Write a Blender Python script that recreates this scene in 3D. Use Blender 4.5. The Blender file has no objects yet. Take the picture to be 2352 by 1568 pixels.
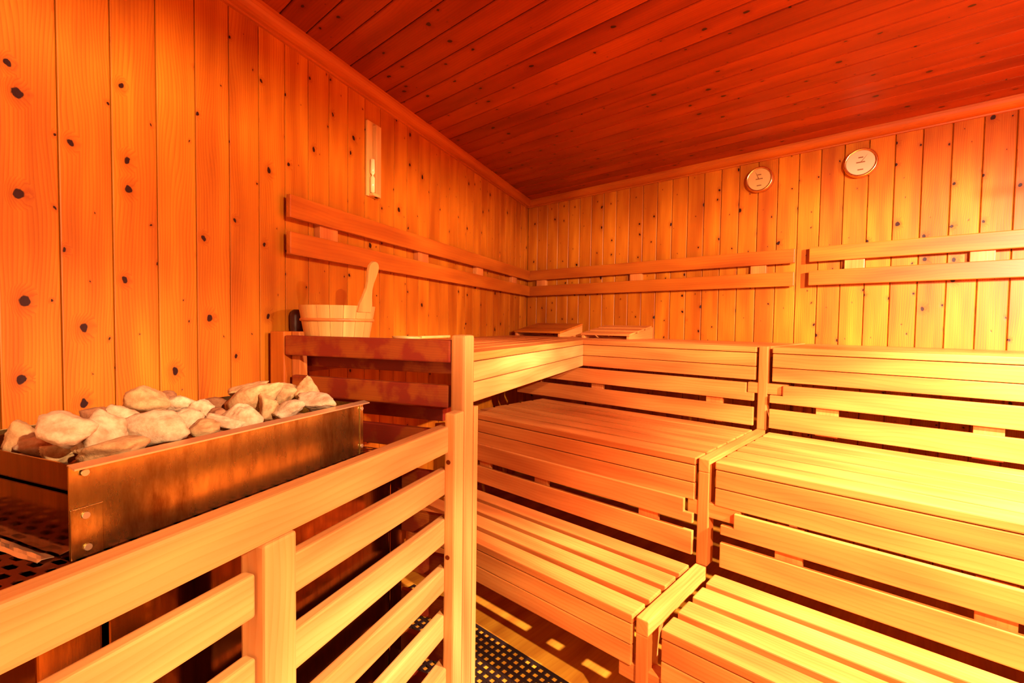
import bpy, bmesh, math, random
from mathutils import Vector, Matrix, noise
sc = bpy.context.scene
# ------------------------------------------------------------------ camera, world, light, exposure
CAMLOC = Vector((2.85524, -3.28941, 1.29464))
CR, CU, CF = Vector((0.735203, 0.677708, 0.013735)), Vector((-0.035242, 0.017981, 0.999217)), Vector((-0.67693, 0.735111, -0.037103))
cd = bpy.data.cameras.new('camera'); cd.sensor_width = 36.0; cd.lens = 16.8035; cd.clip_start = 0.02
cam = bpy.data.objects.new('camera', cd); sc.collection.objects.link(cam)
cam.matrix_world = Matrix(((CR.x, CU.x, -CF.x, CAMLOC.x), (CR.y, CU.y, -CF.y, CAMLOC.y), (CR.z, CU.z, -CF.z, CAMLOC.z), (0, 0, 0, 1)))
sc.camera = cam
w = bpy.data.worlds.new('world'); sc.world = w; w.use_nodes = True
w.node_tree.nodes['Background'].inputs[0].default_value = (1.0, .5, .2, 1)
w.node_tree.nodes['Background'].inputs[1].default_value = 0.02
sc.view_settings.view_transform = 'Standard'; sc.view_settings.look = 'None'
sc.view_settings.gamma = 1.0; sc.view_settings.use_curve_mapping = False
sc.view_settings.exposure = 1.28
sc.cycles.max_bounces = 6; sc.cycles.diffuse_bounces = 4; sc.cycles.glossy_bounces = 3; sc.cycles.use_denoising = True
WINDOW_E, DOOR_E = 1.2, 1.2
LIGHTCOL = (1.0, .64, .37)

C = sc.collection
ANG = 0.36731                      # the left wall stands 21 degrees out of square
LDIR = Vector((math.sin(ANG), -math.cos(ANG), 0)); NDIR = Vector((math.cos(ANG), math.sin(ANG), 0))
def LP(n, s, z): return NDIR * n + LDIR * s + Vector((0, 0, z))
H = 2.387
random.seed(7)
spots = []
def spot(loc, target, energy, size, blend, col=LIGHTCOL, radius=.05):
    l = bpy.data.lights.new('spotlight_beam', 'SPOT'); l.energy = energy; l.spot_size = math.radians(size); l.spot_blend = blend
    l.color = col; l.shadow_soft_size = radius
    o = bpy.data.objects.new('spotlight_beam', l); C.objects.link(o); o.location = loc
    o.rotation_euler = (Vector(target) - Vector(loc)).to_track_quat('-Z', 'Y').to_euler()
    spots.append(o); return o
beam_a = spot((3.78, -1.68, 1.92), (3.0, -1.15, .85), 600, 142, 1.0, (1.0, .70, .58), .024)
beam_b = spot((3.78, -2.97, 1.937), (1.0, -2.5, .6), 290, 165, .4, (1.0, .70, .46), .024)

# ------------------------------------------------------------------ materials
def nt(m):
    m.use_nodes = True; t = m.node_tree; t.nodes.clear(); return t
def N_(t, k, **kw):
    n = t.nodes.new(k)
    for a, b in kw.items(): setattr(n, a, b)
    return n
def M_(t, op, a, b=None, c=None, clamp=False):
    n = t.nodes.new('ShaderNodeMath'); n.operation = op; n.use_clamp = clamp
    for i, v in enumerate((a, b, c)):
        if v is None: continue
        if isinstance(v, (int, float)): n.inputs[i].default_value = v
        else: t.links.new(v, n.inputs[i])
    return n.outputs[0]
def ramp(t, v, p0, c0, p1, c1):
    n = t.nodes.new('ShaderNodeValToRGB'); e = n.color_ramp.elements
    e[0].position = p0; e[1].position = p1
    e[0].color = c0 if len(c0) == 4 else (*c0, 1); e[1].color = c1 if len(c1) == 4 else (*c1, 1)
    t.links.new(v, n.inputs[0]); return n.outputs[0]
def mix(t, f, a, b, mode='MIX'):
    n = t.nodes.new('ShaderNodeMix'); n.data_type = 'RGBA'; n.blend_type = mode
    for s, v in ((n.inputs[0], f), (n.inputs[6], a), (n.inputs[7], b)):
        if isinstance(v, (int, float)): s.default_value = v
        elif isinstance(v, tuple): s.default_value = (*v, 1) if len(v) == 3 else v
        else: t.links.new(v, s)
    return n.outputs[2]
def wood(name, axis, light, dark, knots=0.0, grain=1.0, rough=.42, stain=0.0, vary=.25, knotcol=(.025, .003, .0006), cell=8.7):
    m = bpy.data.materials.new(name); t = nt(m)
    out = N_(t, 'ShaderNodeOutputMaterial'); b = N_(t, 'ShaderNodeBsdfPrincipled'); t.links.new(b.outputs[0], out.inputs[0])
    tc = N_(t, 'ShaderNodeTexCoord'); sp = N_(t, 'ShaderNodeSeparateXYZ'); t.links.new(tc.outputs['Object'], sp.inputs[0])
    geo = N_(t, 'ShaderNodeNewGeometry'); rnd = geo.outputs['Random Per Island']
    oi = N_(t, 'ShaderNodeObjectInfo')
    rnd = M_(t, 'FRACT', M_(t, 'ADD', rnd, oi.outputs['Random']))
    ax = 'xyz'.index(axis); others = [i for i in range(3) if i != ax]
    g = M_(t, 'ADD', sp.outputs[ax], M_(t, 'MULTIPLY', rnd, 37.0))
    u = M_(t, 'ADD', sp.outputs[others[0]], sp.outputs[others[1]])
    u = M_(t, 'ADD', u, M_(t, 'MULTIPLY', rnd, 0.0))
    # knots, one cell per board and about a quarter metre
    kv = N_(t, 'ShaderNodeCombineXYZ'); t.links.new(M_(t, 'MULTIPLY', u, cell), kv.inputs[0]); t.links.new(M_(t, 'MULTIPLY', g, 6.5), kv.inputs[1])
    vo = N_(t, 'ShaderNodeTexVoronoi', voronoi_dimensions='2D', feature='F1'); vo.inputs['Scale'].default_value = 1.0; vo.inputs['Randomness'].default_value = .9
    wv = N_(t, 'ShaderNodeTexNoise'); wv.inputs['Scale'].default_value = 4.5; wv.inputs['Detail'].default_value = 3; t.links.new(kv.outputs[0], wv.inputs[0])
    kv2 = N_(t, 'ShaderNodeVectorMath', operation='MULTIPLY_ADD'); t.links.new(wv.outputs['Color'], kv2.inputs[0]); kv2.inputs[1].default_value = (.17, .12, 0); t.links.new(kv.outputs[0], kv2.inputs[2])
    t.links.new(kv2.outputs[0], vo.inputs['Vector'])
    d = vo.outputs['Distance']
    cs = N_(t, 'ShaderNodeSeparateColor'); t.links.new(vo.outputs['Color'], cs.inputs[0])
    rad = M_(t, 'MULTIPLY_ADD', M_(t, 'POWER', cs.outputs[0], 2.2), .075 * max(knots, .01), .014)
    km = M_(t, 'SUBTRACT', 1.0, M_(t, 'DIVIDE', d, rad), clamp=True)
    halo = M_(t, 'SUBTRACT', 1.0, M_(t, 'DIVIDE', d, M_(t, 'MULTIPLY', rad, 3.2)), clamp=True)
    # grain
    warp = N_(t, 'ShaderNodeTexNoise'); warp.inputs['Scale'].default_value = 1.0; warp.inputs['Detail'].default_value = 2
    wc = N_(t, 'ShaderNodeCombineXYZ'); t.links.new(M_(t, 'MULTIPLY', u, 6.0), wc.inputs[0]); t.links.new(M_(t, 'MULTIPLY', g, 1.6), wc.inputs[1]); t.links.new(M_(t, 'MULTIPLY', rnd, 91.0), wc.inputs[2])
    t.links.new(wc.outputs[0], warp.inputs[0])
    uu = M_(t, 'ADD', u, M_(t, 'MULTIPLY', warp.outputs[0], .085))
    uu = M_(t, 'ADD', uu, M_(t, 'MULTIPLY', halo, .03 * (1 if knots else 0)))
    wa = N_(t, 'ShaderNodeTexWave', wave_type='BANDS', bands_direction='X', wave_profile='SAW')
    wa.inputs['Scale'].default_value = 1.0; wa.inputs['Distortion'].default_value = 1.0; wa.inputs['Detail'].default_value = 2; wa.inputs['Detail Scale'].default_value = .6
    c2 = N_(t, 'ShaderNodeCombineXYZ'); t.links.new(M_(t, 'MULTIPLY', uu, 26.0 * grain), c2.inputs[0]); t.links.new(M_(t, 'MULTIPLY', g, .8), c2.inputs[1]); t.links.new(M_(t, 'MULTIPLY', rnd, 17.0), c2.inputs[2])
    t.links.new(c2.outputs[0], wa.inputs[0])
    fi = N_(t, 'ShaderNodeTexNoise'); fi.inputs['Scale'].default_value = 1.0; fi.inputs['Detail'].default_value = 3
    c3 = N_(t, 'ShaderNodeCombineXYZ'); t.links.new(M_(t, 'MULTIPLY', u, 160.0), c3.inputs[0]); t.links.new(M_(t, 'MULTIPLY', g, 4.0), c3.inputs[1]); t.links.new(M_(t, 'MULTIPLY', rnd, 7.0), c3.inputs[2])
    t.links.new(c3.outputs[0], fi.inputs[0])
    gr = M_(t, 'ADD', M_(t, 'MULTIPLY', M_(t, 'POWER', wa.outputs['Fac'], 2.5), .42), M_(t, 'MULTIPLY', fi.outputs[0], .5))
    col = mix(t, gr, light, dark)
    # broad tone patches
    pa = N_(t, 'ShaderNodeTexNoise'); pa.inputs['Scale'].default_value = 1.0; pa.inputs['Detail'].default_value = 1
    c4 = N_(t, 'ShaderNodeCombineXYZ'); t.links.new(M_(t, 'MULTIPLY', u, 14.0), c4.inputs[0]); t.links.new(M_(t, 'MULTIPLY', g, 2.2), c4.inputs[1]); t.links.new(M_(t, 'MULTIPLY', rnd, 53.0), c4.inputs[2])
    t.links.new(c4.outputs[0], pa.inputs[0])
    val = M_(t, 'MULTIPLY_ADD', rnd, vary, 1.0 - vary * .55)
    val = M_(t, 'MULTIPLY', val, M_(t, 'MULTIPLY_ADD', pa.outputs[0], .9, .55))
    vc = N_(t, 'ShaderNodeCombineColor'); t.links.new(val, vc.inputs[0]); t.links.new(M_(t, 'POWER', val, 1.7), vc.inputs[1]); t.links.new(M_(t, 'POWER', val, 2.0), vc.inputs[2])
    col = mix(t, 1.0, col, vc.outputs[0], 'MULTIPLY')
    if knots:
        col = mix(t, M_(t, 'MULTIPLY', halo, .6), col, (dark[0] * .75, dark[1] * .6, dark[2] * .5))
        col = mix(t, M_(t, 'MULTIPLY', km, 5.0, clamp=True), col, knotcol)
    if stain:
        sn = N_(t, 'ShaderNodeTexNoise'); sn.inputs['Scale'].default_value = 9.0; sn.inputs['Detail'].default_value = 6; t.links.new(tc.outputs['Object'], sn.inputs[0])
        col = mix(t, M_(t, 'MULTIPLY', ramp(t, sn.outputs[0], .45, (0, 0, 0), .54, (1, 1, 1)), stain), col, (.20, .010, .002))
    t.links.new(col, b.inputs['Base Color']); b.inputs['Roughness'].default_value = rough
    b.inputs['Specular IOR Level'].default_value = .24 if knots else .36
    bp = N_(t, 'ShaderNodeBump'); bp.inputs['Strength'].default_value = .25; bp.inputs['Distance'].default_value = .0015
    t.links.new(M_(t, 'SUBTRACT', 1.0, gr), bp.inputs['Height']); t.links.new(bp.outputs[0], b.inputs['Normal'])
    return m
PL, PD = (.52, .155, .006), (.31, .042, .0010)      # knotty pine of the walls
BL, BD = (.60, .192, .038), (.49, .115, .014)      # pale bench wood
pine = {a: wood('pine_' + a, a, PL, PD, knots=1.0, grain=1.5, rough=.46, vary=.22) for a in 'xyz'}
ceilm = wood('pine_ceiling', 'x', (.27, .036, .0015), (.18, .011, .0003), knots=1.0, rough=.38, vary=.3)  # shaded copy of the wall pine, dim bounce light put into the colour
bench = {a: wood('bench_wood_' + a, a, BL, BD, grain=.8, rough=.38, vary=.18) for a in 'xyz'}
fencew = {a: wood('fence_wood_' + a, a, (.60, .285, .080), (.51, .195, .036), grain=.8, rough=.38, vary=.14) for a in 'xyz'}
rest = {a: wood('backrest_wood_' + a, a, (.46, .112, .006), (.37, .068, .003), grain=.8, rough=.42, vary=.15) for a in 'xyz'}
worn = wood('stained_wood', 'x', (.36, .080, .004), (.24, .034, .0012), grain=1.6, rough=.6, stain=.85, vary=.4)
bucketm = wood('bucket_wood', 'z', (.70, .38, .10), (.64, .29, .055), grain=1.4, rough=.5, vary=.12)
palex = wood('pale_wood', 'x', (.80, .36, .06), (.74, .27, .03), grain=1.2, rough=.5, vary=.12)
floorm = wood('floor_boards', 'y', (.52, .22, .015), (.42, .15, .008), grain=.6, rough=.5, vary=.1)
def plain(name, col, rough=.5, metal=0.0, noise_amt=0.0, dark=None, scale=12.0, stretch=(1, 1, 1), emit=None, bump=0.0, streak=False):
    m = bpy.data.materials.new(name); t = nt(m)
    out = N_(t, 'ShaderNodeOutputMaterial'); b = N_(t, 'ShaderNodeBsdfPrincipled'); t.links.new(b.outputs[0], out.inputs[0])
    b.inputs['Base Color'].default_value = (*col, 1); b.inputs['Roughness'].default_value = rough; b.inputs['Metallic'].default_value = metal
    tc = N_(t, 'ShaderNodeTexCoord'); mp = N_(t, 'ShaderNodeMapping'); mp.inputs['Scale'].default_value = stretch; t.links.new(tc.outputs['Object'], mp.inputs[0])
    no = N_(t, 'ShaderNodeTexNoise'); no.inputs['Scale'].default_value = scale; no.inputs['Detail'].default_value = 7; no.inputs['Roughness'].default_value = .65; t.links.new(mp.outputs[0], no.inputs[0])
    if dark:
        t.links.new(mix(t, M_(t, 'MULTIPLY', ramp(t, no.outputs[0], .38, (0, 0, 0), .66, (1, 1, 1)), noise_amt), col, dark), b.inputs['Base Color'])
        t.links.new(M_(t, 'MULTIPLY_ADD', no.outputs[0], .25, rough - .12), b.inputs['Roughness'])
    if bump:
        bp = N_(t, 'ShaderNodeBump'); bp.inputs['Strength'].default_value = bump; bp.inputs['Distance'].default_value = .004
        t.links.new(no.outputs[0], bp.inputs['Height']); t.links.new(bp.outputs[0], b.inputs['Normal'])
    if emit:
        b.inputs['Emission Color'].default_value = (*emit[0], 1); b.inputs['Emission Strength'].default_value = emit[1]
    return m
stonem = [plain('stone_pale', (.62, .43, .22), .85, 0, .8, (.36, .18, .065), 45, bump=1.0),
          plain('stone_tan', (.57, .33, .12), .85, 0, .8, (.30, .12, .03), 40, bump=1.0),
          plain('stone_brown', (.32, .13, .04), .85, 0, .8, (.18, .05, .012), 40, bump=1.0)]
steel = plain('weathered_steel', (.60, .52, .17), .27, 1.0, .95, (.20, .10, .016), 9, (1.8, 1.8, .55), bump=.14)
steelrim = plain('bright_steel', (.80, .62, .32), .38, .85)
dsteel = plain('dark_polished_steel', (.17, .060, .016), .10, 1.0, .6, (.07, .018, .004), 14, (3, 3, .3), bump=.03)
dplate = plain('dark_plate', (.26, .055, .012), .42, .9)
brass = plain('brass_rim', (.90, .55, .20), .22, 1.0)
dial = plain('dial_face', (.55, .30, .09), .35)
black = plain('black_rubber', (.012, .004, .003), .5)
darkthing = plain('dark_smooth', (.05, .006, .004), .35)
glassm = plain('timer_glass', (.97, .70, .30), .15)
lampm = plain('lamp_glass', (1, .8, .5), .3, emit=(LIGHTCOL, 4.0))
winm = plain('lit_window_glass', (1, .8, .5), .2, emit=(LIGHTCOL, WINDOW_E))
doorg = plain('lit_door_glass', (1, .8, .5), .2, emit=(LIGHTCOL, DOOR_E))

# ------------------------------------------------------------------ helpers
def bx(bm, x0, x1, y0, y1, z0, z1, bev=.003, seg=2):
    b2 = bmesh.new(); bmesh.ops.create_cube(b2, size=1.0)
    sx, sy, sz = x1 - x0, y1 - y0, z1 - z0
    for v in b2.verts: v.co = Vector((x0 + (v.co.x + .5) * sx, y0 + (v.co.y + .5) * sy, z0 + (v.co.z + .5) * sz))
    if bev: bmesh.ops.bevel(b2, geom=list(b2.edges), offset=min(bev, .45 * min(sx, sy, sz)), segments=seg, profile=.6, affect='EDGES')
    merge(bm, b2)
def merge(bm, b2):
    mp = {}
    for v in b2.verts: mp[v] = bm.verts.new(v.co)
    for f in b2.faces:
        nf = bm.faces.new([mp[v] for v in f.verts]); nf.smooth = f.smooth
    b2.free()
def prism(bm, pts, axis, a, b, bev=0.0):
    """pts polygon in the other two axes, extruded along axis from a to b"""
    b2 = bmesh.new(); lo = []; hi = []
    for p, q in pts:
        def mk(v): return {'x': (v, p, q), 'y': (p, v, q), 'z': (p, q, v)}[axis]
        lo.append(b2.verts.new(mk(a))); hi.append(b2.verts.new(mk(b)))
    n = len(pts)
    b2.faces.new(lo); b2.faces.new(hi[::-1])
    for i in range(n): b2.faces.new((lo[i], hi[i], hi[(i + 1) % n], lo[(i + 1) % n]))
    bmesh.ops.recalc_face_normals(b2, faces=b2.faces)
    if bev: bmesh.ops.bevel(b2, geom=list(b2.edges), offset=bev, segments=2, profile=.6, affect='EDGES')
    merge(bm, b2)
def lathe(bm, prof, seg=48, cx=0, cy=0, cz=0, axis='z'):
    rows = []
    for r_, z_ in prof:
        row = []
        for i in range(seg):
            a = 2 * math.pi * i / seg
            p = (r_ * math.cos(a), r_ * math.sin(a), z_)
            if axis == 'y': p = (p[0], -p[2], p[1])
            if axis == 'x': p = (p[2], p[0], p[1])
            row.append(bm.verts.new((p[0] + cx, p[1] + cy, p[2] + cz)))
        rows.append(row)
    for a, b in zip(rows, rows[1:]):
        for i in range(seg):
            f = bm.faces.new((a[i], a[(i + 1) % seg], b[(i + 1) % seg], b[i])); f.smooth = True
    return rows
def cyl(bm, p0, p1, r_, seg=20):
    p0, p1 = Vector(p0), Vector(p1); d = p1 - p0
    b2 = bmesh.new(); bmesh.ops.create_cone(b2, cap_ends=True, segments=seg, radius1=r_, radius2=r_, depth=d.length)
    q = Vector((0, 0, 1)).rotation_difference(d.normalized())
    for v in b2.verts: v.co = q @ v.co + (p0 + p1) / 2
    for f in b2.faces: f.smooth = len(f.verts) == 4
    merge(bm, b2)
def obj(name, bm, mat, parent=None, label=None):
    bmesh.ops.recalc_face_normals(bm, faces=bm.faces)
    me = bpy.data.meshes.new(name); bm.to_mesh(me); bm.free()
    if parent is not None and 'base' in parent:
        bse = Vector(parent['base'])
        for v in me.vertices: v.co -= bse
    me.materials.append(mat)
    o = bpy.data.objects.new(name, me); C.objects.link(o)
    if parent is not None: o.parent = parent
    if label: o['label'] = label
    return o
def sub(name, bm, mat, part, label=None):
    """a sub-part: its part sits at the thing's base, so take the thing's base off the vertices"""
    bmesh.ops.recalc_face_normals(bm, faces=bm.faces)
    me = bpy.data.meshes.new(name); bm.to_mesh(me); bm.free()
    bse = Vector(part.parent['base'])
    for v in me.vertices: v.co -= bse
    me.materials.append(mat); o = bpy.data.objects.new(name, me); C.objects.link(o); o.parent = part
    if label: o['label'] = label
    return o
things = []
def thing(name, label, cat, base, frame='W', group=None):
    o = bpy.data.objects.new(name, None); C.objects.link(o); o.empty_display_size = .05
    b = Vector(base); o['base'] = list(b); things.append(o)
    if frame == 'W': o.location = b
    else:
        o.rotation_euler = (0, 0, ANG); o.location = Matrix.Rotation(ANG, 3, 'Z') @ b
    o['label'] = label; o['category'] = cat
    if group: o['group'] = group
    return o
def tag(o, label, cat, group=None, kind=None):
    if label: o['label'] = label
    if cat: o['category'] = cat
    if group: o['group'] = group
    if kind: o['kind'] = kind
    return o
def struct(name, bm, mat, frame='W', label=None):
    o = obj(name, bm, mat); o['kind'] = 'structure'
    if label: o['label'] = label
    if frame == 'L': o.rotation_euler = (0, 0, ANG)
    return o
def B(*a, **k):
    bm = bmesh.new(); bx(bm, *a, **k); return bm
def lb(bm, n0, n1, s0, s1, z0, z1, bev=.003): bx(bm, n0, n1, -s1, -s0, z0, z1, bev)      # box in left-wall frame
def LB(*a, **k):
    bm = bmesh.new(); lb(bm, *a, **k); return bm

# ------------------------------------------------------------------ the room
bm = bmesh.new(); bx(bm, -.6, 4.9, -5.1, .3, -.10, 0.0, 0)
struct('floor', bm, floorm, label='orange wooden sauna floor')
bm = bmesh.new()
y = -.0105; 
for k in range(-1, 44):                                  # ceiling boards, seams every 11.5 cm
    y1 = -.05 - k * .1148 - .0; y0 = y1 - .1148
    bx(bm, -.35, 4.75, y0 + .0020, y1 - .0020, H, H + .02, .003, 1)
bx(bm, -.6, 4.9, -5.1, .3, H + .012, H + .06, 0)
struct('ceiling', bm, ceilm, label='tongue and groove plank ceiling, shade put into its dark red colour')
bm = bmesh.new()
for i in range(-14, 31):                                 # left wall boards
    s1 = 2.1327 + (11 - 10 - i) * .1152 + 0; s0 = s1 - .1152
    if s1 < 0: continue
    lb(bm, -.02, 0, max(s0, -.02) + .0014, s1 - .0014, 0, H, .0022)
lb(bm, -.06, -.012, -.3, 5.4, 0, H, 0)
struct('wall_left', bm, pine['z'], 'L', 'knotty vertical pine boards of left wall')
bm = bmesh.new()
for i in range(-1, 40):
    x0 = .1168 + i * .1127; x1 = x0 + .1127
    bx(bm, max(x0, -.02) + .0016, x1 - .0016, 0, .02, 0, H, .003, 1)
bx(bm, -.1, 4.75, .012, .06, 0, H, 0)
struct('wall_back', bm, pine['z'], label='knotty vertical pine boards of back wall')
bm = bmesh.new(); bx(bm, 3.95, 4.03, -5.0, .05, 0, H, 0); struct('wall_right', bm, pine['z'])
bm = bmesh.new(); bx(bm, .9, 4.75, -4.78, -4.70, 0, H, 0); struct('wall_front', bm, pine['z'])
def cove(n0=.0):                                         # profile: offset from wall, z
    P = [(0, H - .055), (.012, H - .055)]
    for k in range(7):
        a = math.pi / 2 * k / 6
        P.append((.014 + .042 * math.sin(a) * 1.0, H - .048 + .048 * (1 - math.cos(a))))
    return P + [(0, H)]
bm = bmesh.new()
prism(bm, [(o, z) for o, z in cove()], 'y', -5.0, 0.0)
o = struct('trim_1', bm, rest['y'], 'L', 'rounded wooden ceiling moulding on left wall')
bm = bmesh.new(); prism(bm, [(-o, z) for o, z in cove()], 'x', 0.0, 3.95)
struct('trim_2', bm, rest['x'], label='wooden ceiling moulding on back wall')
# right-hand window and glass door behind the camera (outside the frame, they light the room)
def pane_y(name, x0, x1, z0, z1, y, mat, fr):
    bm = bmesh.new()
    for a in ((x0 - .06, x0, z0 - .06, z1 + .06), (x1, x1 + .06, z0 - .06, z1 + .06), (x0, x1, z1, z1 + .06), (x0, x1, z0 - .06, z0)):
        bx(bm, a[0], a[1], y - .01, y + .05, a[2], a[3], .004)
    o = struct(name, bm, fr); g = obj('glass', B(x0, x1, y, y + .02, z0, z1, bev=0), mat, None); g.parent = o
def pane_x(name, y0, y1, z0, z1, x, mat, fr):
    bm = bmesh.new()
    for a in ((y0 - .06, y0, z0 - .06, z1 + .06), (y1, y1 + .06, z0 - .06, z1 + .06), (y0, y1, z1, z1 + .06), (y0, y1, z0 - .06, z0)):
        bx(bm, x - .05, x + .01, a[0], a[1], a[2], a[3], .004)
    o = struct(name, bm, fr); g = obj('glass', B(x - .02, x, y0, y1, z0, z1, bev=0), mat, None); g.parent = o
pane_y('door_1', 2.15, 2.95, .25, 2.0, -4.70, doorg, bench['z'])

# ------------------------------------------------------------------ benches
XP0, XP1 = 2.172, 2.213                                   # upright between the two bench modules
TH = (.40, .80, 1.20)
FRONT = (-1.968, -1.505, -.788)
def seat(name, label, x0, x1, yf, yb, top, nsl, gap, group, thick=.028):
    t = thing(name, label, 'bench', ((x0 + x1) / 2, (yf + yb) / 2, top - .17), group=group)
    w_ = (yb - yf - gap * (nsl - 1)) / nsl
    for k in range(nsl):
        a = yf + k * (w_ + gap)
        xa = max(x0, .3848 * -a + .012) if a < 0 else x0
        obj('seat_slat', B(xa, x1, a, a + w_, top - thick, top, bev=.004), bench['x'], t)
    for k in range(2):
        z1 = top - thick - .003 - k * .067
        obj('front_board', B(max(x0, 1.150 if top > 1.1 and x0 < 1 else 0) + .002, x1 - .002, yf, yf + .022, z1 - .064, z1, bev=.003), bench['x'], t)
    xx = x0 + .14
    n = max(2, int((x1 - x0) / .7) + 1)
    for k in range(n):
        xs = max(x0, .3848 * -yf + .03); xa = xs + .06 + k * (x1 - xs - .22) / (n - 1)
        obj('crossbar', B(xa, xa + .045, yf + .025, yb - .01, top - thick - .045, top - thick - .001, bev=.003), bench['y'], t)
    return t
XL, XR = .86, 3.94
GB = 'tiered sauna benches along the back wall'
seat('sauna_bench', 'lowest tier bench left of the uprights, four wide slats above the floor mat', XL + .1, XP0 - .013, FRONT[0], -1.535, TH[0], 4, .030, GB)
seat('sauna_bench', 'lowest tier bench right of the uprights, at the bottom right', XP1 + .040, XR, FRONT[0], -1.535, TH[0], 4, .030, GB)
seat('sauna_bench', 'middle tier bench left of the uprights, seen behind the tall fence post', XL, XP0 - .011, FRONT[1], -.815, TH[1], 6, .020, GB)
seat('sauna_bench', 'middle tier bench right of the uprights, brightly lit seat', XP1 + .020, XR, FRONT[1], -.815, TH[1], 6, .020, GB)
seat('sauna_bench', 'top tier bench along back wall left of the uprights, carrying two headrests', .03, XP0 - .011, FRONT[2], -.012, TH[2], 7, .016, GB)
seat('sauna_bench', 'top tier bench along back wall right of the uprights', XP1 + .018, XR, FRONT[2], -.012, TH[2], 7, .016, GB)

def riser(label, x0, x1, yf, zt, notch, cleats, side, group):
    """two boards closing the gap under a seat, the upper one notched round the bracket by the upright"""
    t = thing('riser_panel', label, 'panel', ((x0 + x1) / 2, yf, zt - .25), group=group)
    # upper board zt .. zt-.087 ; lower zt-.116 .. zt-.204
    bm = bmesh.new(); nx, nz = notch
    if side == 'R': P = [(x0, zt), (x1 - nx, zt), (x1 - nx, zt - nz), (x1, zt - nz), (x1, zt - .087), (x0, zt - .087)]
    else: P = [(x0 + nx, zt), (x1, zt), (x1, zt - .087), (x0, zt - .087), (x0, zt - nz), (x0 + nx, zt - nz)]
    prism(bm, P, 'y', yf, yf + .018, .003); obj('board', bm, bench['x'], t)
    obj('board', B(x0, x1, yf, yf + .018, zt - .207, zt - .117, bev=.003), bench['x'], t)
    for c in cleats: obj('cleat', B(c[0], c[1], yf + .018, yf + .040, zt - .215, zt - .004, bev=.002), bench['z'], t)
    return t
GR = 'slatted riser panels between the bench tiers'
riser('slatted panel between top and middle tiers, left of the uprights', .62, 2.158, -.802, 1.024, (.036, .048), [(.74, .82), (1.222, 1.305), (1.925, 2.008)], 'R', GR)
riser('slatted panel between top and middle tiers, right of the uprights', 2.228, XR, -.802, 1.024, (.055, .050), [(2.415, 2.500), (2.925, 3.010), (3.7, 3.78)], 'L', GR)
riser('slatted panel between middle and lowest tiers, left of the uprights', .90, 2.160, -1.520, .640, (.035, .050), [(.98, 1.06), (1.372, 1.452), (1.930, 2.014)], 'R', GR)
riser('slatted panel between middle and lowest tiers, right of the uprights', 2.262, XR, -1.520, .630, (.045, .052), [(2.437, 2.519), (2.925, 3.008), (3.7, 3.78)], 'L', GR)

t = thing('bench_upright', 'stepped wooden upright dividing the left and right bench modules', 'bench frame', ((XP0 + XP1) / 2, -1.0, 0))
obj('post', B(XP0, XP1, FRONT[2], FRONT[2] + .05, .80, 1.203, bev=.004), bench['z'], t)
obj('post', B(XP0, XP1, FRONT[1], FRONT[1] + .06, .40, .752, bev=.004), bench['z'], t)
obj('post', B(XP0, XP1, FRONT[0], FRONT[0] + .06, 0.0, .352, bev=.004), bench['z'], t)
obj('rail', B(XP0, XP1, FRONT[2] + .05, -.014, 1.150, 1.203, bev=.004), bench['y'], t)
obj('rail', B(XP0, XP1, FRONT[1], -.79, .752, .802, bev=.004), bench['y'], t)
bm = bmesh.new(); bx(bm, XP0, XP1, FRONT[0], -1.506, .352, .402, .004)
obj('rail', bm, bench['y'], t)
bm = bmesh.new()
pr = [(-1.908, .352), (-1.908, .18)] + [(-1.908 + .03 * (1 - math.cos(a)) * 1.6, .352 - .05 * (1 - math.sin(a))) for a in [math.pi / 2 * k / 6 for k in range(7)]][::1]
prism(bm, [(-1.908, .352), (-1.908, .20), (-1.890, .20), (-1.888, .29), (-1.878, .325), (-1.850, .345), (-1.82, .352)], 'x', XP0 + .004, XP1 - .004, 0)
obj('brace', bm, bench['y'], t)
obj('bracket', B(2.125, 2.297, -.785, -.745, .975, 1.026, bev=.004), bench['x'], t)
obj('bracket', B(2.133, 2.324, -1.500, -1.455, .585, .640, bev=.004), bench['x'], t)
obj('bracket', B(2.112, 2.262, -1.962, -1.912, .188, .246, bev=.004), bench['x'], t)
for z0, z1, yf in ((0, 1.14, -.06), ):
    obj('post', B(XP0, XP1, yf, yf + .045, z0, z1, bev=.003), bench['z'], t)

# upper bench along the left wall, with its end frame towards the heater
t = thing('sauna_bench', 'top bench along left wall with slatted end frame facing the heater, bucket on it', 'bench', (.42, -1.8, 0), 'L', GB)
NS = 7; wn = (.80 - .03 - .016 * (NS - 1)) / NS
for k in range(NS):
    n0 = .03 + k * (wn + .016); s0 = (.797 + (n0 + wn) * math.sin(ANG)) / math.cos(ANG)
    s0b = (.797 + n0 * math.sin(ANG)) / math.cos(ANG)
    bm = bmesh.new(); prism(bm, [(n0, -2.742), (n0 + wn, -2.742), (n0 + wn, -s0), (n0, -s0b)], 'z', 1.172, 1.20, .003)
    obj('seat_slat', bm, bench['y'], t)
sc_ = (.790 + .80 * math.sin(ANG)) / math.cos(ANG)
for k in range(2):
    z1 = 1.169 - k * .067; obj('front_board', LB(.778, .80, sc_ + .002, 2.70, z1 - .064, z1), fencew['y'], t)
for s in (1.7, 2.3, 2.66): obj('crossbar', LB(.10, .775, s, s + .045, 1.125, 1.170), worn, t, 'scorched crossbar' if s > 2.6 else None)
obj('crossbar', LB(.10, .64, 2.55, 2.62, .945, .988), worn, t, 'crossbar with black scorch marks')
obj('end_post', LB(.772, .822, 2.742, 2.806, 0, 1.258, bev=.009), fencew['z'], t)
obj('end_post', LB(.028, .094, 2.742, 2.806, 0, 1.256, bev=.004), rest['z'], t)
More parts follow.
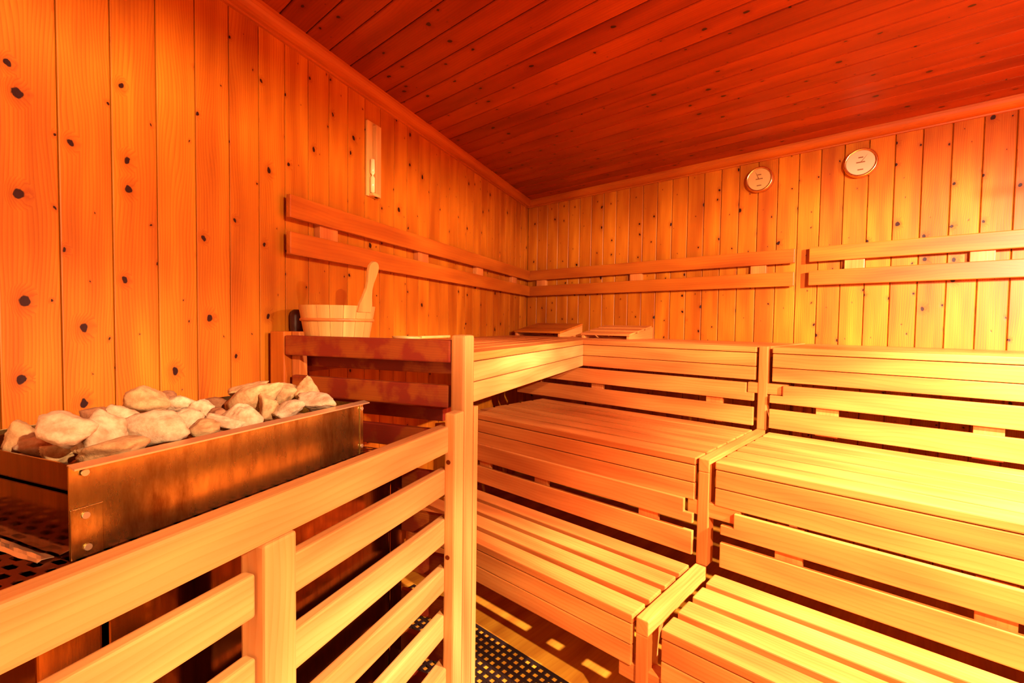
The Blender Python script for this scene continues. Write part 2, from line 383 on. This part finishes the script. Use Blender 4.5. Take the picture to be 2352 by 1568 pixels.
obj('end_post', LB(.096, .134, 2.735, 2.772, 0, 1.256, bev=.004), bench['z'], t)
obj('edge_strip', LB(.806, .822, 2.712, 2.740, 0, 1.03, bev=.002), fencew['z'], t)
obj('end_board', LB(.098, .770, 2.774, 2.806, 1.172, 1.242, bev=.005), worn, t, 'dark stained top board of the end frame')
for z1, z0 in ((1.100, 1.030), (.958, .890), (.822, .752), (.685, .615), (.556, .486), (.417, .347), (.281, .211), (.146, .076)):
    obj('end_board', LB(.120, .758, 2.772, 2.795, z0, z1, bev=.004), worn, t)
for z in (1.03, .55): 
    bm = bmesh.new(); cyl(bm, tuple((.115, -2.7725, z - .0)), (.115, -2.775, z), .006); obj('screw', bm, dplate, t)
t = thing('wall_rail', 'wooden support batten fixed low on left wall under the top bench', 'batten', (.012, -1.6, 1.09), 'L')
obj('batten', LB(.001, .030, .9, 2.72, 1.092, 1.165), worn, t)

# ------------------------------------------------------------------ backrests on the walls
zs = ((1.679, 1.7645), (1.5426, 1.628))
t = thing('leaning_rails', 'two long horizontal backrest slats on left wall above the bucket', 'backrest', (.03, -1.4, 1.54), 'L', 'slatted wall backrests')
for z0, z1 in zs: obj('slat', LB(.034, .055, .075, 2.738, z0, z1, bev=.004), rest['y'], t)
for a, b in ((2.463, 2.566), (1.737, 1.840), (1.005, 1.108), (.340, .440)): obj('cleat', LB(.001, .034, a, b, 1.555, 1.752), bench['z'], t)
for lab, x0, x1, cl in (('pair of horizontal backrest slats on back wall beside the corner', .062, 2.150, ((.14, .24), (1.053, 1.149), (1.90, 1.99))),
                        ('pair of horizontal backrest slats on back wall at the right edge', 2.224, 3.93, ((2.394, 2.486), (2.904, 2.994), (3.7, 3.8)))):
    t = thing('leaning_rails', lab, 'backrest', ((x0 + x1) / 2, -.03, 1.54), group='slatted wall backrests')
    for z0, z1 in zs: obj('slat', B(x0, x1, -.055, -.034, z0, z1, bev=.004), rest['x'], t)
    for a, b in cl: obj('cleat', B(a, b, -.034, -.001, 1.555, 1.752), bench['z'], t)

# ------------------------------------------------------------------ gauges, sand timer
def gauge(name, label, x, z, needle, mat_face):
    t = thing(name, label, 'gauge', (x, 0, z), group='round wall gauges')
    bm = bmesh.new(); lathe(bm, [(.0, .001), (.074, .001), (.079, .006), (.080, .030), (.076, .040), (.070, .041), (.066, .036)], 56, x, 0, z, 'y'); obj('rim', bm, brass, t)
    bm = bmesh.new(); rows = lathe(bm, [(.0001, .033), (.069, .033)], 56, x, 0, z, 'y'); d_ = obj('dial', bm, mat_face, t)
    for zz, ww in ((.028, .022), (.002, .040), (-.038, .026)):
        o = sub('dial_lettering', B(x - ww / 2, x + ww / 2, -.0345, -.033, z + zz - .003, z + zz + .003, bev=0), palebrown, d_)
    bm = bmesh.new(); a = needle; dx, dz = math.cos(a), math.sin(a)
    prism(bm, [(x - dz * .0015, z + dx * .0015), (x + dz * .0015, z - dx * .0015), (x + dx * .05, z + dz * .05)], 'y', -.0365, -.0355); obj('needle', bm, palebrown, t)
palebrown = plain('dial_print', (.22, .07, .015), .5)
gauge('thermometer', 'smaller-looking round brass gauge on back wall, nearer the corner', 1.935, 2.216, 2.0, dial)
gauge('hygrometer', 'shiny round brass gauge on back wall with bright glare, nearer the right edge', 2.450, 2.208, .9, plain('dial_face_pale', (.60, .42, .24), .22))
t = thing('sand_timer', 'pale wooden sand timer hung upright high on left wall', 'timer', (.01, -2.21, 1.885), 'L')
obj('back_board', LB(.001, .014, 2.172, 2.246, 1.886, 2.236, bev=.004), bucketm, t)
obj('holder', LB(.014, .036, 2.172, 2.210, 1.886, 2.222, bev=.004), bucketm, t)
obj('holder_foot', LB(.014, .040, 2.180, 2.235, 1.886, 1.900, bev=.004), bucketm, t)
bm = bmesh.new(); lathe(bm, [(.001, -.16), (.010, -.155), (.011, -.09), (.003, -.078), (.011, -.066), (.010, -.004), (.001, 0)], 20, .026, -2.224, 2.06)
obj('glass_tube', bm, glassm, t)

# ------------------------------------------------------------------ headrests on the top bench
t = thing('headrest', 'sloping closed wooden headrest in the corner on the top bench', 'headrest', (.46, -.30, 1.20), group='wooden headrests')
def wedge(x0, x1, ang, y0, y1, h0, h1, nsl, sid):
    for k in range(nsl):
        a = k / nsl; b = (k + (.97 if nsl == 4 else .72)) / nsl
        ya, yb = y0 + (y1 - y0) * a, y0 + (y1 - y0) * b; za, zb = h0 + (h1 - h0) * a, h0 + (h1 - h0) * b
        bm = bmesh.new(); prism(bm, [(ya, 1.2 + za - .014), (ya, 1.2 + za), (yb, 1.2 + zb), (yb, 1.2 + zb - .014)], 'x', x0, x1, .002)
        obj('slat', bm, rest['x'] if sid == 0 else bench['x'], t)
    for xa in (x0 + .006, x1 - .024):
        bm = bmesh.new(); prism(bm, [(y0 + .004, 1.2005), (y0 + .004, 1.2 + h0 - .016), (y1, 1.2 + h1 - .016), (y1, 1.2005)], 'x', xa, xa + .018, .001)
        obj('side_board', bm, bench['y'], t)
wedge(.235, .700, 0, -.42, -.12, .040, .105, 4, 0)
t = thing('headrest', 'open slatted wooden headrest on the top bench, further from the corner', 'headrest', (1.1, -.30, 1.20), group='wooden headrests')
wedge(.885, 1.275, 0, -.42, -.07, .036, .100, 3, 1)
# turn both a little on the bench
# ------------------------------------------------------------------ bucket, ladle, dark object
def Lw(n, s, z): return (n, -s, z)
bn, bs = .200, 2.652
t = thing('water_bucket', 'pale wooden sauna bucket with one tall handle stave on the left top bench', 'bucket', Lw(bn, bs, 1.2), 'L')
bm = bmesh.new(); R0, R1, hb = .110, .137, .152
nst = 18
for k in range(nst):
    a0 = 2 * math.pi * (k + .015) / nst; a1 = 2 * math.pi * (k + .985) / nst
    ring = []
    for (rr, zz) in ((R0, 0), (R1, hb), (R1 - .012, hb), (R0 - .012, 0)):
        ring.append([bm.verts.new((bn + rr * math.cos(a0 + (a1 - a0) * j / 3), -bs + rr * math.sin(a0 + (a1 - a0) * j / 3), 1.2 + zz)) for j in range(4)])
    for q in range(4):
        for j in range(3): bm.faces.new((ring[q][j], ring[q][j + 1], ring[(q + 1) % 4][j + 1], ring[(q + 1) % 4][j]))
    for j in (0, 3): bm.faces.new([ring[q][j] for q in range(4)])
obj('staves', bm, bucketm, t)
bm = bmesh.new(); cyl(bm, (bn, -bs, 1.205), (bn, -bs, 1.215), R0 - .012, 40); obj('bottom', bm, bucketm, t)
bm = bmesh.new(); zr = .100; rr = R0 + (R1 - R0) * zr / hb
lathe(bm, [(rr - .001, zr - .006), (rr + .004, zr - .005), (rr + .006, zr), (rr + .004, zr + .005), (rr - .001, zr + .006), (rr - .001, zr - .006)], 48, bn, -bs, 1.2); obj('hoop', bm, bench['x'], t)
# the tall stave: rounded paddle standing on the rim at the far right side
bm = bmesh.new(); P = []
prof = [(-.012, .034), (.018, .031), (.045, .022), (.075, .015), (.100, .016), (.122, .021), (.140, .024), (.156, .024), (.168, .018), (.175, .010), (.177, .0)]
for zz, hw in prof: P.append((hw, zz))
for zz, hw in prof[::-1][1:]: P.append((-hw, zz))
b2 = bmesh.new(); prism(b2, P, 'y', -.006, .006, .002)
ha = math.radians(-5)                                    # direction of the stave round the bucket, local frame
rot = Matrix.Rotation(ha - math.pi / 2, 4, 'Z') @ Matrix.Rotation(-.28, 4, 'X')
for v in b2.verts: v.co = (rot @ v.co) + Vector((bn + (R1 - .004) * math.cos(ha), -bs + (R1 - .004) * math.sin(ha), 1.2 + hb - .01))
merge(bm, b2); obj('handle', bm, bucketm, t)
t = thing('serving_ladle', 'flat pale wooden ladle lying on top bench right of the bucket', 'ladle', Lw(.30, 2.30, 1.2), 'L')
bm = bmesh.new(); lathe(bm, [(.001, .002), (.045, .002), (.060, .022), (.064, .034), (.060, .034), (.052, .018), (.001, .012)], 32, .30, -2.34, 1.2); obj('bowl', bm, bucketm, t)
bm = bmesh.new(); prism(bm, [(.30, -2.285), (.318, -2.285), (.33, -2.02), (.325, -2.0), (.308, -2.0), (.303, -2.02)], 'z', 1.222, 1.234, .003); obj('handle', bm, bucketm, t)
t = thing('dark_object', 'dark rounded object close to the wall, half hidden behind the pale bucket', 'jar', Lw(.034, 2.684, 1.2), 'L')
bm = bmesh.new(); lathe(bm, [(.001, 0), (.026, 0), (.028, .02), (.024, .035), (.027, .07), (.028, .115), (.023, .132), (.014, .138), (.001, .138)], 32, .034, -2.684, 1.2); obj('body', bm, darkthing, t)  # small dark turned shape, kind of object unknown

# ------------------------------------------------------------------ fence round the heater
t = thing('guard_fence', 'pale wooden slatted guard fence in front of the sauna heater', 'fence', Lw(.78, 3.3, 0), 'L')
obj('top_rail', LB(.760, .800, 2.828, 4.9, .912, .990, bev=.006), fencew['y'], t)
for z1, z0 in ((.861, .785), (.713, .637), (.564, .493), (.421, .350)):
    obj('slat', LB(.764, .790, 2.834, 3.432, z0, z1, bev=.005), fencew['y'], t)
    obj('slat', LB(.758, .784, 3.508, 4.9, z0, z1, bev=.005), fencew['y'], t)
obj('bottom_rail', LB(.760, .800, 2.835, 4.9, .180, .262, bev=.006), fencew['y'], t)
obj('post', LB(.742, .801, 3.434, 3.504, 0, .910, bev=.006), fencew['z'], t)
obj('post', LB(.788, .824, 2.812, 2.868, 0, 1.030, bev=.006), fencew['z'], t)
for z in (.885, .60):
    bm = bmesh.new(); bn_ = .803; cyl(bm, (.802, -2.8688, z), (.802, -2.8695, z), .007); obj('screw', bm, dplate, t)

# ------------------------------------------------------------------ heater
t = thing('sauna_heater', 'large steel sauna heater with a metal tray of stones, beside left wall', 'heater', Lw(.38, 3.3, 0), 'L')
bm = bmesh.new(); lb(bm, .10, .66, 2.895, 2.955, .06, .893, .003)
obj('body_panel', bm, dsteel, t)
obj('body_panel', LB(.10, .66, 2.958, 3.660, .06, .893, bev=.003), dsteel, t)
obj('body_panel', LB(.10, .66, 3.668, 3.745, .06, .893, bev=.003), dsteel, t)
obj('plinth', LB(.13, .63, 2.93, 3.72, 0, .06, bev=.002), dplate, t)
bm = bmesh.new()                                        # perforated top plate
def cell(n0, n1, s0, s1, kx, ky, z):
    cn, cs = (n0 + n1) / 2, (s0 + s1) / 2; a, b_ = (n1 - n0) / 2, (s1 - s0) / 2
    outer = [(-a, -b_), (0, -b_), (a, -b_), (a, 0), (a, b_), (0, b_), (-a, b_), (-a, 0)]
    inner = [(-kx * .72, -ky), (0, -ky), (kx * .72, -ky), (kx, 0), (kx * .72, ky), (0, ky), (-kx * .72, ky), (-kx, 0)]
    o_ = [bm.verts.new((cn + p, -(cs + q), z)) for p, q in outer]; i_ = [bm.verts.new((cn + p, -(cs + q), z)) for p, q in inner]
    for k in range(8): bm.faces.new((o_[k], o_[(k + 1) % 8], i_[(k + 1) % 8], i_[k]))
row = 0; s = 2.885
while s < 3.765:
    n = .09 + (0 if row % 2 else -.025)
    while n < .655:
        n0, n1 = max(n, .09), min(n + .05, .665)
        if n1 - n0 > .04: cell(n0, n1, s, s + .0192, .0155, .0068, .905)
        elif n1 > n0:
            bm.faces.new([bm.verts.new(p) for p in ((n0, -s, .905), (n1, -s, .905), (n1, -(s + .0192), .905), (n0, -(s + .0192), .905))])
        n += .05
    s += .0192; row += 1
bmesh.ops.remove_doubles(bm, verts=bm.verts, dist=.0004)
pl_ = obj('perforated_plate', bm, dplate, t); md = pl_.modifiers.new('thickness', 'SOLIDIFY'); md.thickness = .002
TN, TS0, TS1, TZ0, TZ1 = .56, 2.953, 3.658, .907, 1.060
bm = bmesh.new(); lb(bm, TN - .003, TN, TS0, TS1, TZ0, TZ1, 0)
tf = obj('tray_front', bm, steel, t)
bm = bmesh.new()
prism(bm, [(TN - .004, TZ1 - .001), (TN - .004, TZ1 + .0015), (TN + .016, TZ1 - .003), (TN + .016, TZ1 - .006)], 'y', -TS1, -TS0 + .012); sub('rim_flange', bm, steelrim, tf)
for (a, b_, z0, z1) in ((TS1 - .045, TS1, TZ0, TZ0 + .082), (TS0, TS0 + .014, TZ0, TZ1 - .004)):
    bm = bmesh.new(); lb(bm, TN, TN + .0025, a, b_, z0, z1, .001); sub('corner_tab', bm, steel, tf)
for s_, z_ in ((TS1 - .02, 1.045), (TS1 - .02, .975), (TS1 - .022, .922), (TS0 + .008, 1.04), (TS0 + .008, .93)):
    bm = bmesh.new(); cyl(bm, (TN + .002, -s_, z_), (TN + .0055, -s_, z_), .0055, 14); sub('rivet', bm, steelrim, tf)
obj('tray_back', LB(.130, .133, TS0, TS1, TZ0, TZ1), steel, t)
obj('tray_end', LB(.133, TN - .003, 3.646, 3.649, .985, 1.058, bev=0), dsteel, t)
obj('tray_end', LB(.133, TN - .003, 3.6535, 3.6565, TZ0, 1.012, bev=0), dsteel, t)
obj('tray_end', LB(.133, TN - .003, TS0 + .002, TS0 + .005, TZ0, 1.055, bev=0), steel, t)
obj('tray_base', LB(.133, TN - .003, TS0 + .005, 3.65, .938, .941, bev=0), dplate, t)
bm = bmesh.new()
b2 = bmesh.new(); bmesh.ops.create_grid(b2, x_segments=24, y_segments=4, size=.5)
for v in b2.verts:
    v.co = Vector((.20 + (v.co.x + .5) * .32, -(3.660 + (v.co.y + .5) * .022), .9075 + .003 * noise.noise(v.co * 9) + .004 * (1 - abs(v.co.y) * 2)))
merge(bm, b2); fo = obj('foil_strip', bm, steelrim, t); md = fo.modifiers.new('thickness', 'SOLIDIFY'); md.thickness = .0015

# ------------------------------------------------------------------ heater stones
def rock_mesh(seed, rx, ry, rz, pointy=0.0, sub_=4):
    rng = random.Random(seed); bm = bmesh.new(); bmesh.ops.create_icosphere(bm, subdivisions=sub_, radius=1.0)
    planes = []
    for k in range(12):
        v = Vector((rng.gauss(0, 1), rng.gauss(0, 1), rng.gauss(0, 1))).normalized(); planes.append((v, rng.uniform(.50, .86)))
    off = Vector((rng.uniform(-50, 50), rng.uniform(-50, 50), rng.uniform(-50, 50)))
    for v in bm.verts:
        d = v.co.normalized(); acc = 0.0; p = 18.0
        for n_, h_ in planes:
            c_ = d.dot(n_)
            if c_ > .05: acc += (c_ / h_) ** p
        acc += (1 / 1.08) ** p
        r_ = acc ** (-1 / p)
        r_ *= 1 + .12 * noise.noise(d * 1.4 + off) + .07 * noise.noise(d * 3.6 + off) + .09 * abs(noise.noise(d * 5.5 + off)) + .035 * noise.noise(d * 13 + off) + .02 * noise.noise(d * 26 + off)
        if False: r_ *= 1 + pointy * max(0, d.z) ** 4 - pointy * .35 * (1 - abs(d.z))
        v.co = Vector((d.x * r_ * rx, d.y * r_ * ry, d.z * r_ * rz))
    ex = [max(abs(v.co[i]) for v in bm.verts) for i in range(3)]
    lo = [min(v.co[i] for v in bm.verts) for i in range(3)]; hi = [max(v.co[i] for v in bm.verts) for i in range(3)]
    for v in bm.verts: v.co = Vector([((v.co[i] - lo[i]) / (hi[i] - lo[i]) * 2 - 1) * (rx, ry, rz)[i] for i in range(3)])
    if pointy:
        for v in bm.verts:
            q_ = 1 - pointy * 1.5 * max(0, v.co.z / rz + .1); v.co.x *= q_; v.co.y *= q_
    for f_ in bm.faces: f_.smooth = True
    return bm
FPX = 1097.829
def cam_ray(px, py): return (CF + CR * ((px - 1176) / FPX) - CU * ((py - 784) / FPX))
GS = 'stones heaped in the heater tray'
def rock(px, py, wpx, hpx, n, mat, label, seed, pointy=0.0, roll=0.0):
    """a stone standing in the tray at distance n from the left wall, as large as it looks in the photograph"""
    d = cam_ray(px, py); tt = (n - CAMLOC.dot(NDIR)) / d.dot(NDIR); P_ = CAMLOC + d * tt
    k = tt / FPX
    rx, rz = wpx * .5 * k * 1.07, hpx * .5 * k * 1.07; ry = (rx + rz) * .5
    bm = rock_mesh(seed, rx, ry, rz, pointy)
    me = bpy.data.meshes.new('heater_stone'); 
    R_ = Matrix.Rotation(math.atan2(CR.y, CR.x), 4, 'Z') @ Matrix.Rotation(roll, 4, 'Y')
    for v in bm.verts: v.co = R_ @ v.co
    bm.to_mesh(me); bm.free(); me.materials.append(stonem[mat])
    o = bpy.data.objects.new('heater_stone', me); C.objects.link(o); o.location = P_
    tag(o, label, 'stone', GS)
ROCKS = [
 (52, 1003, 66, 70, .26, 1, 'upright tan stone at the far left end of the tray', 0, .1),
 (72, 1026, 96, 44, .29, 0, 'low pale stone against the left end wall of the tray', 0, 0),
 (150, 985, 134, 78, .45, 0, 'large smooth rounded pale stone near the left end', 0, 0),
 (135, 1042, 78, 44, .39, 1, 'small stone in the front left corner of the tray', 0, 0),
 (226, 1000, 108, 92, .46, 0, 'angular tan stone leaning between the two largest front stones', 0, -.7),
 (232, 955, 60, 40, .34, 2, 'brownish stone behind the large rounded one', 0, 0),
 (280, 955, 64, 50, .36, 0, 'pale knobbly stone left of the tall tan one', 0, 0),
 (336, 918, 104, 62, .26, 1, 'tall tan stone at the back, left half of the heap', 0, .15),
 (362, 982, 152, 88, .47, 0, 'largest pale blocky stone in the middle front', 0, .2),
 (250, 1036, 146, 56, .495, 1, 'flat tan stone lying along the front rim', 0, -.1),
 (412, 932, 76, 46, .29, 0, 'pale pitted stone right of the tall tan one', 0, 0),
 (428, 966, 70, 52, .42, 0, 'round whitish stone behind the blocky one', 0, 0),
 (466, 945, 52, 52, .33, 0, 'pale stone with a vertical right edge, centre of the heap', 0, 1.2),
 (470, 984, 64, 40, .50, 1, 'small tan stone by the front rim, centre', 0, 0),
 (512, 974, 76, 34, .49, 0, 'small flat pale stone by the rim left of the pyramid stone', 0, .3),
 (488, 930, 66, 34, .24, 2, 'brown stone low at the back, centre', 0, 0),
 (556, 958, 92, 58, .49, 0, 'pale pyramid-shaped stone at the front rim', .35, .1),
 (582, 916, 124, 60, .36, 1, 'long tilted tan stone at the back right', 0, -.45),
 (566, 893, 90, 24, .27, 1, 'thin tan slab behind the long tilted stone', 0, -.3),
 (612, 938, 48, 56, .43, 1, 'narrow upright stone right of the pyramid stone', 0, .3),
 (656, 908, 56, 56, .38, 1, 'knobbly tan stone left of the cone-shaped one', 0, 0),
 (662, 940, 80, 38, .47, 0, 'low pale stone at the rim right of centre', 0, -.25),
 (706, 897, 52, 68, .42, 1, 'upright cone-shaped stone near the right end', .4, 0),
 (728, 923, 92, 42, .495, 0, 'wide pale stone at the foot of the cone-shaped one', 0, .12),
 (205, 1020, 60, 40, .42, 1, 'small tan stone wedged below the rounded one', 0, 0),
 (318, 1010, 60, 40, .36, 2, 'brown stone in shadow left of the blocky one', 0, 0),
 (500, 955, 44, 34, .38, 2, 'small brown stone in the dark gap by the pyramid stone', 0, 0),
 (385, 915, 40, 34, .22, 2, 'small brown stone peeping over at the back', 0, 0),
]
for i, (px, py, wp, hp, n, mt, lab, pt, rl) in enumerate(ROCKS): rock(px, py, wp, hp, n, mt, lab, 100 + i, pt, rl)
bm = bmesh.new(); rng = random.Random(5)                 # the bed of stones below them
for i in range(12):
    for j in range(6):
        b2 = rock_mesh(500 + i * 7 + j, .034, .030, .026, 0, 2)
        o_ = Vector((.165 + j * .066 + rng.uniform(-.008, .008), -(3.00 + i * .052 + rng.uniform(-.01, .01)), 1.0 + rng.uniform(-.008, .010)))
        for v in b2.verts: v.co += o_
        merge(bm, b2)
o = obj('stone_bed', bm, stonem[1]); o.rotation_euler = (0, 0, ANG); tag(o, 'layer of small stones filling the bottom of the heater tray', 'stones', None, 'stuff')

# ------------------------------------------------------------------ floor mat
bm = bmesh.new(); mx0, mx1, my0, my1 = .95, 3.0, -3.2, -1.908
pit = .032; wd = .0105
x_ = 1.404 - 14 * pit
while x_ < mx1:
    bx(bm, x_ - wd / 2, x_ + wd / 2, my0, my1, .001, .007, 0); x_ += pit
y_ = my1
while y_ > my0:
    bx(bm, mx0, mx1, y_ - wd, y_, .001, .0073, 0); y_ -= pit
bx(bm, mx0, mx1, my1 - .006, my1, .001, .008, 0)
o = obj('floor_mat', bm, black); tag(o, 'black diamond mesh rubber mat lying on the floor in front of the lowest bench', 'mat')

# ------------------------------------------------------------------ the two wall lamps on the right wall (outside the frame), hoods and louvres added
for bo, lab in ((beam_a, 'sauna lamp on right wall beside the benches, with added hood and louvres'), (beam_b, 'sauna lamp on right wall beside the camera, with added hood and louvres')):
    P_ = bo.location.copy(); t = thing('wall_lamp', lab, 'lamp', P_, group='lamps on right wall with added hoods')
    x_, y_, z_ = P_
    obj('back_board', B(3.925, 3.948, y_ - .14, y_ + .14, z_ - .20, z_ + .10), bench['z'], t)
    obj('hood', B(3.45, 3.925, y_ - .16, y_ + .16, z_ + .018, z_ + .032), bench['y'], t)  # unseen hood, added to keep the beam off ceiling and upper wall
    obj('side_cheek', B(3.84, 3.925, y_ - .14, y_ - .126, z_ - .18, z_ + .048), bench['z'], t)
    obj('side_cheek', B(3.84, 3.925, y_ + .126, y_ + .14, z_ - .18, z_ + .048), bench['z'], t)
    for dz in (-.022, -.085):                     # unseen louvres, added to break the beam into soft patches
        obj('louvre', B(3.60, 3.625, y_ - .16, y_ + .16, z_ + dz - .007, z_ + dz + .007), bench['y'], t)
    for yy in (-.115, -.04, .035, .11):
        obj('louvre', B(3.625, 3.64, y_ + yy - .007, y_ + yy + .007, z_ - .12, z_ + .04), bench['z'], t)
    bm = bmesh.new(); cyl(bm, (3.85, y_, z_), (3.924, y_, z_), .03); obj('lamp_socket', bm, brass, t)
for o in things:
    if 'base' in o: del o['base']
